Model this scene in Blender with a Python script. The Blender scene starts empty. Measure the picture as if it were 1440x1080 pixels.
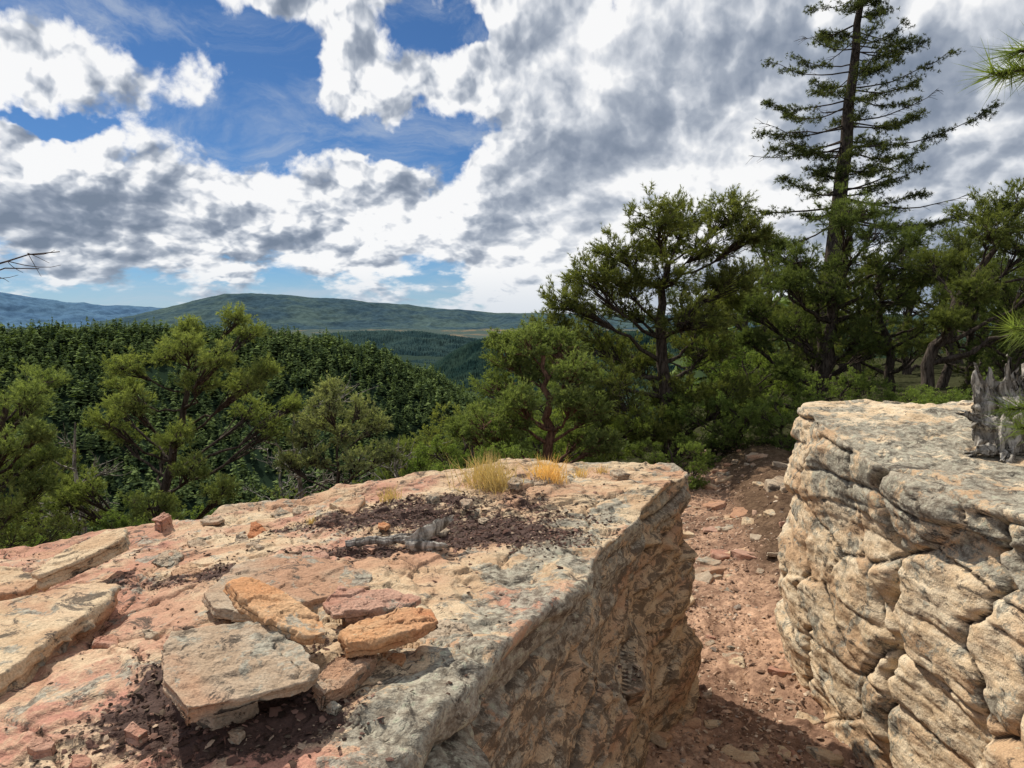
import bpy, math, time
import numpy as np
from mathutils import Vector
from mathutils.bvhtree import BVHTree
T0=time.time()
scene=bpy.context.scene; COL=scene.collection
rs=np.random.RandomState(11)
# ---------------------------------------------------------------- noise
PERM=np.random.RandomState(3).permutation(256); PERM=np.concatenate([PERM,PERM,PERM])
GR=np.random.RandomState(4).normal(size=(256,3)); GR/=np.linalg.norm(GR,axis=1)[:,None]
RND=np.random.RandomState(5).rand(256,4)
def pn(P):
    i=np.floor(P).astype(np.int64); f=P-i; i&=255
    u=f*f*f*(f*(f*6-15)+10); out=np.zeros(len(P))
    for a in (0,1):
        ha=PERM[(i[:,0]+a)&255]; wa=u[:,0] if a else 1-u[:,0]
        for b in (0,1):
            hb=PERM[ha+((i[:,1]+b)&255)]; wb=wa*(u[:,1] if b else 1-u[:,1])
            for c in (0,1):
                h=PERM[hb+((i[:,2]+c)&255)]; g=GR[h]
                d=g[:,0]*(f[:,0]-a)+g[:,1]*(f[:,1]-b)+g[:,2]*(f[:,2]-c)
                out+=wb*(u[:,2] if c else 1-u[:,2])*d
    return out*1.5
def fbm(P,o=4,g=.5,l=2.03):
    P=np.asarray(P,float); s=0; a=1
    for k in range(o):
        s=s+a*pn(P+17.3*k); P=P*l; a*=g
    return s
def worley(P):
    i=np.floor(P).astype(np.int64); n=len(P)
    F1=np.full(n,9.); F2=np.full(n,9.); ID=np.zeros(n); CN=np.zeros((n,3))
    for a in (-1,0,1):
        for b in (-1,0,1):
            for c in (-1,0,1):
                q=i+np.array([a,b,c]); h=PERM[PERM[PERM[q[:,0]&255]+(q[:,1]&255)]+(q[:,2]&255)]
                ce=q+RND[h,:3]; d=np.sqrt(((ce-P)**2).sum(1))
                m=d<F1; F2=np.where(m,F1,np.minimum(F2,d)); ID=np.where(m,RND[h,3],ID); F1=np.where(m,d,F1); CN[m]=ce[m]
    return F1,F2,ID,CN
def facet(P):
    F1,F2,ID,CN=worley(P); g=GR[(ID*255).astype(int)]
    return ((P-CN)*g).sum(1),F2-F1,ID
def st3(*a): return np.stack([np.asarray(v,float)+0*a[0] for v in a],1)
def sstep(x,a,b):
    t=np.clip((x-a)/(b-a),0,1); return t*t*(3-2*t)
def terr(q,w): f=q-np.floor(q); return np.floor(q)+sstep(f,0,w)
def layers(x,y,s,K,seed,fx,w=.14):
    q=s*K+.7*fbm(st3(x*fx*.5,y*fx*.5,0*x)+seed,2); i=np.floor(q); fr=q-i
    n0=pn(st3(x*fx,y*fx,i*7.31+seed)); n1=pn(st3(x*fx,y*fx,(i-1)*7.31+seed)); t=sstep(fr,0,w)
    ck=np.exp(-np.minimum(fr,1-fr)/.07)*np.clip(.4+1.5*pn(st3(x*fx*.7+9,y*fx*.7,np.round(q)*3.3)),0,1)
    return n1*(1-t)+n0*t,ck
# ---------------------------------------------------------------- mesh helper
def mk(name,V,F,mat,smooth=True,attrs=None,parent=None,loc=None):
    V=np.asarray(V,float)
    if loc is not None: V=V-np.asarray(loc)
    Fs=[f for f in (F if isinstance(F,list) else [F]) if len(f)]
    me=bpy.data.meshes.new(name)
    me.vertices.add(len(V)); me.vertices.foreach_set('co',V.astype(np.float32).ravel())
    li=np.concatenate([f.ravel() for f in Fs]); tot=np.concatenate([np.full(len(f),f.shape[1]) for f in Fs])
    stt=np.concatenate([[0],np.cumsum(tot)[:-1]])
    me.loops.add(len(li)); me.polygons.add(len(tot))
    me.loops.foreach_set('vertex_index',li.astype(np.int32))
    me.polygons.foreach_set('loop_start',stt.astype(np.int32))
    me.polygons.foreach_set('use_smooth',np.full(len(tot),smooth))
    me.update(calc_edges=True)
    for k,v in (attrs or {}).items():
        v=np.asarray(v,np.float32)
        if v.ndim==1:
            at=me.attributes.new(k,'FLOAT','POINT'); at.data.foreach_set('value',v)
        else:
            at=me.attributes.new(k,'FLOAT_COLOR','POINT')
            at.data.foreach_set('color',np.concatenate([v,np.ones((len(v),1))],1).astype(np.float32).ravel())
    me.materials.append(mat)
    ob=bpy.data.objects.new(name,me); COL.objects.link(ob)
    if parent is not None: ob.parent=parent
    elif loc is not None: ob.location=loc
    return ob
def empty(name,loc):
    e=bpy.data.objects.new(name,None); e.location=loc; e.empty_display_size=.2; COL.objects.link(e); return e
def tag(o,label,cat,group=None,kind=None):
    o["label"]=label; o["category"]=cat
    if group: o["group"]=group
    if kind: o["kind"]=kind
# ---------------------------------------------------------------- camera geometry
EYE=np.array([0,0,2.0]); PITCH=math.radians(4.9); FP=1048.
def ray(u,v):
    a=(u-720)/FP; b=(540-v)/FP
    return np.array([a,math.cos(PITCH)+b*math.sin(PITCH),-math.sin(PITCH)+b*math.cos(PITCH)])
def W(u,v,y):
    d=ray(u,v); return EYE+d*(y/d[1])
def onplane(u,v,z):
    d=ray(u,v); return EYE+d*((z-2.0)/d[2])
cam=bpy.data.cameras.new("camera"); co=bpy.data.objects.new("camera",cam); COL.objects.link(co)
co.location=EYE; co.rotation_euler=(math.radians(90)-PITCH,0,0); cam.sensor_width=36; cam.lens=26.2
cam.clip_start=.05; cam.clip_end=60000; scene.camera=co
# ---------------------------------------------------------------- node helper
class NB:
    def __init__(s,t): s.t=t
    def put(s,sock,v):
        if isinstance(v,bpy.types.NodeSocket): s.t.links.new(v,sock)
        else:
            try: sock.default_value=v
            except Exception: sock.default_value=tuple(v)+(1,)
    def n(s,ty,ins=None,**pr):
        nd=s.t.nodes.new(ty)
        for k,v in pr.items(): setattr(nd,k,v)
        for k,v in (ins or {}).items(): s.put(nd.inputs[k],v)
        return nd
    def m(s,op,a,b=0.,c=None,clamp=False):
        nd=s.n('ShaderNodeMath',{0:a,1:b},operation=op,use_clamp=clamp)
        if c is not None: s.put(nd.inputs[2],c)
        return nd.outputs[0]
    def v(s,op,a,b=(0,0,0)):
        return s.n('ShaderNodeVectorMath',{0:a,1:b},operation=op).outputs[0]
    def vs(s,a,k):
        return s.n('ShaderNodeVectorMath',{0:a,3:k},operation='SCALE').outputs[0]
    def noise(s,vec,sc,det=4,ro=.5,di=0.,out=0):
        return s.n('ShaderNodeTexNoise',{'Vector':vec,'Scale':sc,'Detail':det,'Roughness':ro,'Distortion':di}).outputs[out]
    def mr(s,x,a,b,c=0.,d=1.,sm=True):
        nd=s.n('ShaderNodeMapRange',{0:x,1:a,2:b,3:c,4:d})
        nd.interpolation_type='SMOOTHSTEP' if sm else 'LINEAR'; return nd.outputs[0]
    def mix(s,f,a,b,bl='MIX'):
        nd=s.n('ShaderNodeMix',data_type='RGBA',blend_type=bl)
        s.put(nd.inputs[0],f); s.put(nd.inputs[6],a); s.put(nd.inputs[7],b); return nd.outputs[2]
    def attr(s,nm,out=2): return s.n('ShaderNodeAttribute',attribute_name=nm).outputs[out]
def newmat(nm):
    m=bpy.data.materials.new(nm); m.use_nodes=True; t=m.node_tree; t.nodes.clear(); b=NB(t)
    out=t.nodes.new('ShaderNodeOutputMaterial'); return m,b,out
def C(r,g,bb): return (r,g,bb,1)
def rock_mat(nm,pale,tan,rust,lich=.5,dark=.5,bump=.6):
    m,b,out=newmat(nm)
    oc=b.n('ShaderNodeTexCoord').outputs['Object']
    rnd=b.n('ShaderNodeObjectInfo').outputs['Random']
    p=b.v('ADD',oc,b.vs((13.,7.,5.),b.m('MULTIPLY',rnd,3.)))
    ps=b.v('MULTIPLY',p,(1.,1.,3.))
    n1=b.noise(ps,1.6,4,.6,.6); n2=b.noise(ps,5.,6,.7,.3); n3=b.noise(p,38.,4,.7); n4=b.noise(p,170.,2,.7)
    c=b.mix(b.mr(n2,.40,.60),pale,tan)
    c=b.mix(b.mr(n1,.49,.62),c,rust)
    c=b.mix(b.m('MULTIPLY',b.attr('red'),b.mr(n2,.38,.58,.15,1.)),c,C(.43,.21,.15))
    lm=b.m('ADD',b.m('MULTIPLY',b.attr('lich'),.22),lich*.1)
    nl=b.noise(p,6.5,7,.76,.4)
    lf=b.mr(b.m('ADD',nl,lm),.59,.64)
    lc=b.mix(b.mr(n3,.36,.62),C(.12,.11,.088),C(.37,.35,.28))
    c=b.mix(b.m('MULTIPLY',lf,.85),c,lc)
    gv=b.mr(b.m('ADD',n3,b.m('MULTIPLY',b.attr('lich'),.12)),.66,.71)
    c=b.mix(b.m('MULTIPLY',gv,.5),c,C(.38,.40,.28))
    dn=b.m('ADD',b.noise(b.v('MULTIPLY',p,(1.,1.,2.2)),9.,7,.8,.8),b.m('MULTIPLY',b.attr('shade_varnish'),.08))
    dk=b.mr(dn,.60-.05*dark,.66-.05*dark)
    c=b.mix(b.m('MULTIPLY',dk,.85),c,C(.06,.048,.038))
    c=b.mix(b.m('MULTIPLY',b.attr('shade_varnish'),.30),c,C(.25,.16,.095))  # painted side shade: brown tint over the dark varnish blotches
    og=b.mr(nl,.22,.28,1.,0.); c=b.mix(b.m('MULTIPLY',og,.7),c,C(.42,.16,.03))
    gr=b.mr(n4,.25,.75,.68,1.28,False)
    c=b.mix(1.,c,b.n('ShaderNodeCombineColor',{0:gr,1:gr,2:gr}).outputs[0],'MULTIPLY')
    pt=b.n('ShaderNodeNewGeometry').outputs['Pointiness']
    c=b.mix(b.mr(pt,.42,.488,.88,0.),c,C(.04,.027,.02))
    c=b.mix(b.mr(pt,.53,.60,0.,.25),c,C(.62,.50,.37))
    df=b.mr(b.m('ADD',b.attr('duff'),b.m('MULTIPLY',b.m('SUBTRACT',n3,.5),1.2)),.42,.6)
    c=b.mix(df,c,b.mix(n4,C(.035,.022,.018),C(.12,.07,.055)))
    h=b.m('ADD',b.m('MULTIPLY',b.noise(p,45.,3,.75),.40),b.m('MULTIPLY',b.noise(b.v('MULTIPLY',p,(1.,1.,2.)),12.,5,.65),.7))
    bp=b.n('ShaderNodeBump',{'Strength':bump,'Distance':.02,'Height':h})
    bs=b.n('ShaderNodeBsdfPrincipled',{'Base Color':c,'Roughness':.9,'Normal':bp.outputs[0]}); bs.inputs['Specular IOR Level'].default_value=.2
    b.t.links.new(bs.outputs[0],out.inputs[0]); return m
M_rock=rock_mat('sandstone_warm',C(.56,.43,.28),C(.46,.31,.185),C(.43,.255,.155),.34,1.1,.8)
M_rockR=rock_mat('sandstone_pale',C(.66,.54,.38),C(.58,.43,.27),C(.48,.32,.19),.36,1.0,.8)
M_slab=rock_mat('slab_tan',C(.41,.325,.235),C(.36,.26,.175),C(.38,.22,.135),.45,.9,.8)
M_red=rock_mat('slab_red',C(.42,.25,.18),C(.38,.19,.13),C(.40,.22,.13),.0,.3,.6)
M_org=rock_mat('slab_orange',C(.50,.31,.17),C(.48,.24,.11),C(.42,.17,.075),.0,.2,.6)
def leaf_mat(nm,c0,c1,tr=.35,tt=(1.5,1.6,.7)):
    m,b,out=newmat(nm)
    t=b.attr('tint'); rnd=b.n('ShaderNodeObjectInfo').outputs['Random']
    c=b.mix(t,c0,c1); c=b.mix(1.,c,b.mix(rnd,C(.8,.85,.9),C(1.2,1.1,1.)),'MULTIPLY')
    d=b.n('ShaderNodeBsdfDiffuse',{0:c})
    tl=b.n('ShaderNodeBsdfTranslucent',{0:b.mix(1.,c,C(*tt),'MULTIPLY')})
    mx=b.n('ShaderNodeMixShader',{0:tr,1:d.outputs[0],2:tl.outputs[0]})
    b.t.links.new(mx.outputs[0],out.inputs[0]); return m
L_pin=leaf_mat('pinyon_needles',C(.04,.06,.021),C(.20,.225,.08))
L_jun=leaf_mat('juniper_foliage',C(.065,.095,.032),C(.31,.355,.135))
L_fir=leaf_mat('fir_needles',C(.038,.052,.024),C(.15,.17,.078))
L_oak=leaf_mat('oak_leaves',C(.06,.095,.026),C(.23,.29,.09))
L_gry=leaf_mat('sage_foliage',C(.11,.135,.08),C(.32,.36,.21))
L_far=leaf_mat('far_conifers',C(.02,.042,.028),C(.14,.20,.08),.15)
L_near=leaf_mat('long_needles',C(.08,.115,.035),C(.20,.26,.085))
L_grs=leaf_mat('dry_grass',C(.50,.36,.13),C(.90,.70,.32),.3,(1.2,1.05,.7))
def bark_mat(nm,a,c_,zs=.25,sc=30.):
    m,b,out=newmat(nm); oc=b.n('ShaderNodeTexCoord').outputs['Object']
    n=b.noise(b.v('MULTIPLY',oc,(1.,1.,zs)),sc,5,.7,.5)
    c=b.mix(b.mr(n,.35,.65),a,c_); bp=b.n('ShaderNodeBump',{'Strength':1.,'Distance':.01,'Height':n})
    bs=b.n('ShaderNodeBsdfDiffuse',{0:c,'Normal':bp.outputs[0]})
    b.t.links.new(bs.outputs[0],out.inputs[0]); return m
M_bark=bark_mat('bark',C(.028,.022,.018),C(.105,.085,.07))
M_barkr=bark_mat('reddish_bark',C(.06,.035,.026),C(.22,.13,.09))
M_dead=bark_mat('weathered_wood',C(.09,.078,.065),C(.44,.40,.35))
M_stump=bark_mat('split_grain_wood',C(.10,.085,.07),C(.50,.46,.40),.2,45.)
# ---------------------------------------------------------------- ground
RR=np.array([.0,1.5,3,5,8,12,20,35,60,120,200,300,420,600,1000,1500,2500,5000,9000,26000.])
TB={ -180:[.3,.3,.2,.2,.3,.5,.8]+[1]*13, -100:[.3,.3,.2,.2,.2,.2,0,-1,-2,-4,-6,-7,-7,-7,-7,-7,-7,-7,-60,-150],
 -60:[.3,.3,.1,-.2,-.7,-1.8,-5,-13,-28,-65,-88,-60,-7,-20,-60,-90,-95,-95,-95,-150],
 -28:[.3,.3,.1,-.2,-.7,-1.8,-5,-13,-28,-65,-88,-58,-6,-20,-60,-90,-95,-95,-95,-150],
 -20:[.3,.3,.1,-.2,-.7,-1.8,-5,-13,-28,-65,-90,-60,-7,-20,-60,-90,-95,-95,-95,-150],
 -14.5:[.3,.3,.05,-.1,-.6,-1.6,-4.6,-12,-27,-64,-90,-62,-10,-30,-80,-90,-80,-85,-95,-150],
 -10.8:[.3,.3,.0,-.1,-.5,-1.5,-4.4,-12,-26,-63,-90,-66,-17,-40,-90,-85,-80,-85,-95,-150],
 -6.5:[.3,.3,.0,-.1,-.5,-1.4,-4,-11,-25,-62,-92,-75,-30,-55,-95,-90,-85,-85,-95,-150],
 -3.3:[.3,.3,.0,.0,-.4,-1.2,-3.6,-10,-23,-60,-92,-82,-44,-70,-95,-90,-85,-85,-95,-150],
 0:[.3,.3,.0,.0,-.3,-.9,-3,-9,-22,-58,-92,-88,-66,-80,-95,-90,-85,-85,-95,-150],
 8:[.3,.3,.0,.0,-.1,-.3,-1.5,-6,-18,-50,-85,-85,-75,-80,-90,-80,-80,-85,-95,-150],
 14:[.3,.3,.0,.0,.0,.0,-.2,-1,-5,-30,-60,-70,-65,-60,-60,-60,-70,-80,-95,-150],
 20:[.3,.3,.0,.0,.05,.1,.3,.2,-1,-10,-20,-30,-30,-30,-30,-30,-50,-75,-95,-150],
 40:[.3,.3,.1,.1,.2,.4,.7,.9,.8,0,-1,-1,-1,-1,-1,-10,-50,-75,-95,-150], 180:[.3,.3,.2,.2,.3,.5,.8]+[1]*13}
AK=np.array(sorted(TB)); LR=np.log(RR+1.)
def gh(x,y):
    x=np.atleast_1d(np.asarray(x,float)); y=np.atleast_1d(np.asarray(y,float))
    r=np.hypot(x,y); az=np.degrees(np.arctan2(x,y)); lr=np.log(r+1)
    rows=np.array([np.interp(lr,LR,TB[k]) for k in AK])
    j=np.clip(np.searchsorted(AK,az)-1,0,len(AK)-2); t=(az-AK[j])/(AK[j+1]-AK[j]); t=t*t*(3-2*t)
    ii=np.arange(len(x)); h=rows[j,ii]*(1-t)+rows[j+1,ii]*t
    P=st3(x,y,0*x)
    h+=.07*fbm(P*1.1,3)*sstep(r,1,3)
    px=np.where(y<4.5,1.3,1.3+.2*(y-4.5)); h+=.20*sstep(np.abs(x-px),.2,.9)*sstep(y,4.3,5.5)*(1-sstep(r,13,20))*(x>px-.3)
    h+=sstep(r,40,120)*5*fbm(P/45.,4)*(1-.5*sstep(r,350,420))
    h+=sstep(r,600,1200)*12*fbm(P/350.,4)
    return h
azs=np.radians(np.concatenate([np.linspace(-48,48,620),np.linspace(48,312,130)[1:-1]]))
rad=[.25]
while rad[-1]<26000: rad.append(rad[-1]*(1.011 if rad[-1]<14 else 1.03))
rad=np.array(rad); A_,R_=np.meshgrid(azs,rad); X=(R_*np.sin(A_)).ravel(); Y=(R_*np.cos(A_)).ravel(); Z=gh(X,Y)
r=R_.ravel(); P=st3(X,Y,0*X)
near=r<16
Pn=P[near]; dz=.03*fbm(Pn*5,4)+.014*fbm(Pn*20,3)
f1,f2,idd,_=worley(Pn*st3(np.full(len(Pn),5.),5.,1.)+.3*np.stack([fbm(Pn*3,2)]*3,1))
dz+=np.where(idd>.8,.03*sstep(f2-f1,.08,.3)*(idd-.5),0)
Z[near]+=dz*(1-sstep(r[near],11,16))
n=fbm(P*.9,4)
def lerp(a,b,t): return np.asarray(a)*(1-t[:,None])+np.asarray(b)*t[:,None]
gc=lerp([.50,.33,.225],[.26,.165,.115],sstep(n,-.30,.40))
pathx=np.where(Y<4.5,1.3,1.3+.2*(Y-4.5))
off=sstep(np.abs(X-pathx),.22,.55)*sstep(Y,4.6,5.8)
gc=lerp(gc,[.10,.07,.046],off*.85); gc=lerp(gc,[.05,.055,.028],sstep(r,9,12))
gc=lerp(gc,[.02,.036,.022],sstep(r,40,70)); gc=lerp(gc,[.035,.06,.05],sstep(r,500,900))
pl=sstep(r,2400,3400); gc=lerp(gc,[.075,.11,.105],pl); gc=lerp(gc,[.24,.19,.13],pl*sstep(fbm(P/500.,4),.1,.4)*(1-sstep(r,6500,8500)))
gc=lerp(gc,[.09,.14,.17],sstep(r,7500,9500))  # bluish distance haze mixed into the far plain's colour
nr,na=len(rad),len(azs); idx=np.arange(nr*na).reshape(nr,na); nx=np.roll(idx,-1,1)
F=np.stack([idx[:-1],nx[:-1],nx[1:],idx[1:]],-1).reshape(-1,4)[:,::-1]
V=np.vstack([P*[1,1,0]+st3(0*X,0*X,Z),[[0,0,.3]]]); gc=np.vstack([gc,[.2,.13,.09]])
F3=np.stack([idx[0],nx[0],np.full(na,nr*na)],1)
mg,b,out=newmat('ground_dirt'); oc=b.n('ShaderNodeTexCoord').outputs['Object']
g1=b.noise(oc,14.,6,.7); g2=b.noise(oc,70.,3,.7); g4=b.noise(oc,.05,5,.65)
c=b.mix(1.,b.attr('gcol',0),b.mix(b.mr(g1,.3,.7),C(.55,.5,.5),C(1.45,1.4,1.35)),'MULTIPLY')
c=b.mix(b.mr(g2,.5,.75,0,.7),c,b.mix(1.,c,C(.35,.3,.3),'MULTIPLY')); c=b.mix(b.mr(g4,.35,.65,0,.5),c,b.mix(1.,c,C(.6,.6,.6),'MULTIPLY'))
bp=b.n('ShaderNodeBump',{'Strength':.8,'Distance':.02,'Height':b.noise(oc,30.,5,.75)})
bs=b.n('ShaderNodeBsdfDiffuse',{0:c,'Normal':bp.outputs[0]})
b.t.links.new(bs.outputs[0],out.inputs[0])
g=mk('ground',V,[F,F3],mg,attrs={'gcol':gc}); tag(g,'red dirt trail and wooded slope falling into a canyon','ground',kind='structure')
# ---------------------------------------------------------------- far hills
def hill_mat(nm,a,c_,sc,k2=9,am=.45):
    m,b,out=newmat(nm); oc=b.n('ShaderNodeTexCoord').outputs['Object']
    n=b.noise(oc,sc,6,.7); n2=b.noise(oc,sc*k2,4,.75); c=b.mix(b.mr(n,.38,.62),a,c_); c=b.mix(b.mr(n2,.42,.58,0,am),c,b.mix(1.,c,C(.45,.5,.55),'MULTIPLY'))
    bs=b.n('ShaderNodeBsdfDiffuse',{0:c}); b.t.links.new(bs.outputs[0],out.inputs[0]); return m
def hill(name,us,vs,r0,r1,mat,label,rough=1.,sc=1.,z0=-110,tree=0.):
    us=np.array(us,float); vs=np.array(vs,float); az=np.arctan((us-720)/FP)
    aa=np.linspace(az[0],az[-1],900); cr=np.interp(aa,az,(450-vs)/FP)*r1*np.cos(aa)+2
    tt=np.concatenate([np.linspace(0,1,90),1+np.linspace(0,.5,12)[1:]])
    Aa,Tt=np.meshgrid(aa,tt); Rr=r0+(r1-r0)*Tt; x=(Rr*np.sin(Aa)).ravel(); y=(Rr*np.cos(Aa)).ravel(); t=Tt.ravel()
    Pq=st3(x,y,0*x)/sc; pr=np.where(t<1,.35*t+.65*sstep(t,.25,1.0),1-.6*(t-1))
    crr=np.broadcast_to(cr,Tt.shape).ravel()
    z=z0+(crr-z0)*pr+rough*(np.minimum(t,1)*(1.12-np.minimum(t,1))*3)*(90*-np.abs(fbm(Pq/700.,4)))+rough*5*fbm(Pq/250,3)
    if tree: z+=tree*rs.rand(len(z))
    nn,mm=Tt.shape; ix=np.arange(nn*mm).reshape(nn,mm)
    Fq=np.stack([ix[:-1,:-1],ix[:-1,1:],ix[1:,1:],ix[1:,:-1]],-1).reshape(-1,4)
    o=mk(name,st3(x,y,z),Fq,mat); tag(o,label,'hill',kind='structure')
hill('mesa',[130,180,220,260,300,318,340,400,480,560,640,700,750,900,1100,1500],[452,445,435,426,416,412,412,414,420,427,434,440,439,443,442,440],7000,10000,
  hill_mat('mesa_slopes',C(.045,.08,.105),C(.08,.12,.115),.0016,9,.6),'long forested flat topped mesa hazy with distance')  # aerial haze painted into the bluish slope colours
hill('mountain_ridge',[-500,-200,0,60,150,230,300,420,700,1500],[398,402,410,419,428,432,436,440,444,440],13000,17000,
  hill_mat('blue_ridge',C(.085,.16,.26),C(.10,.18,.27),.0008),'distant blue mountain ridge under the clouds',1.2)  # blue base colour stands in for aerial haze
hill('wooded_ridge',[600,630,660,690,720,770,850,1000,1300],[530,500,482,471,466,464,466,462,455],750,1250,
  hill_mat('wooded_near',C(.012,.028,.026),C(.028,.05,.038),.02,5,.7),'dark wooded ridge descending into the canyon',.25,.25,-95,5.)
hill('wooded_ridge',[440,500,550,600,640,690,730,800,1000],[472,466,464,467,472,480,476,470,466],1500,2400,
  hill_mat('wooded_mid',C(.022,.045,.05),C(.042,.072,.068),.012,5,.6),'hazy wooded ridge beyond the canyon',.4,.35,-100,6.)  # slight distance haze held in the base colours
# ---------------------------------------------------------------- boulders
def resample(pts,n,curve=True):
    p=np.array(pts,float); m=len(p)
    if curve:
        q=[]
        for i in range(m):
            a,b_,c_,d=p[i-1],p[i],p[(i+1)%m],p[(i+2)%m]
            for t in np.linspace(0,1,12,endpoint=False):
                q.append(.5*((2*b_)+(-a+c_)*t+(2*a-5*b_+4*c_-d)*t*t+(-a+3*b_-3*c_+d)*t**3))
        p=np.array(q)
    pc=np.vstack([p,p[:1]]); s=np.concatenate([[0],np.cumsum(np.linalg.norm(np.diff(pc,axis=0),axis=1))])
    t=np.linspace(0,s[-1],n,endpoint=False); return np.stack([np.interp(t,s,pc[:,k]) for k in (0,1)],1)
def prism(outline,ztop,zbot,bev,nA,nT,nB,nS,curve=True,closed=True,bulge=0.):
    o=resample(outline,nA,curve); c=o.mean(0); d=o-c; Rr=np.linalg.norm(d,axis=1)
    rows=[]
    for k in range(1,nT+1):
        rho=(k/nT)**.85*(1-bev/Rr); rows.append((rho,np.zeros(nA)))
    for k in range(1,nB+1):
        ph=math.pi/2*k/nB; rows.append((1-bev/Rr*(1-math.sin(ph)),np.full(nA,bev*(1-math.cos(ph)))))
    V=[];
    for rho,dp in rows:
        xy=c+d*rho[:,None]; V.append(np.column_stack([xy,ztop(xy[:,0],xy[:,1])-dp]))
    zt=V[-1][:,2]
    for k in range(1,nS+1):
        t=k/nS; xy=c+d*(1+bulge*math.sin(math.pi*t))
        V.append(np.column_stack([xy,zt*(1-t)+zbot*t]))
    if closed:
        for s in (.92,.6,.25): V.append(np.column_stack([c+d*s,np.full(nA,zbot)]))
    n=len(V); V=np.vstack(V); ix=np.arange(n*nA).reshape(n,nA); nxx=np.roll(ix,-1,1)
    Fq=np.stack([ix[:-1],ix[1:],nxx[1:],nxx[:-1]],-1).reshape(-1,4)
    top=np.array([[c[0],c[1],ztop(c[:1],c[1:2])[0]],[c[0],c[1],zbot]]); pi=len(V)
    V=np.vstack([V,top]); Ft=[np.stack([ix[0],nxx[0],np.full(nA,pi)],1)]
    if closed: Ft.append(np.stack([nxx[-1],ix[-1],np.full(nA,pi+1)],1))
    return V,[Fq]+Ft
def normals(V,F):
    N=np.zeros_like(V)
    for f in F:
        a=V[f[:,0]];b_=V[f[:,1]];c_=V[f[:,2]]; nn=np.cross(b_-a,c_-a)
        if f.shape[1]==4: nn=nn+np.cross(c_-a,V[f[:,3]]-a)
        for k in range(f.shape[1]):
            for q in range(3): N[:,q]+=np.bincount(f[:,k],nn[:,q],len(V))
    return N/(np.linalg.norm(N,axis=1)[:,None]+1e-12)
def duffmask(x,y):
    g=lambda cx,cy,rx,ry:np.exp(-((x-cx)/rx)**2-((y-cy)/ry)**2)
    m=1.15*g(-.1,2.72,.48,.19)+.85*g(-.45,3.0,.55,.13)+.65*g(-.2,3.2,.5,.1)+1.2*g(-.55,1.42,.28,.13)+.7*g(-.75,1.6,.14,.16)+.7*g(-1.0,2.3,.35,.08)+.45*g(-1.5,2.75,.5,.1)+.7*g(-.5,1.72,.15,.1)+.6*g(-.6,2.5,.3,.08)
    return m+.32*fbm(st3(x,y,0*x)*3.5,5,.6)-.05
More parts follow.
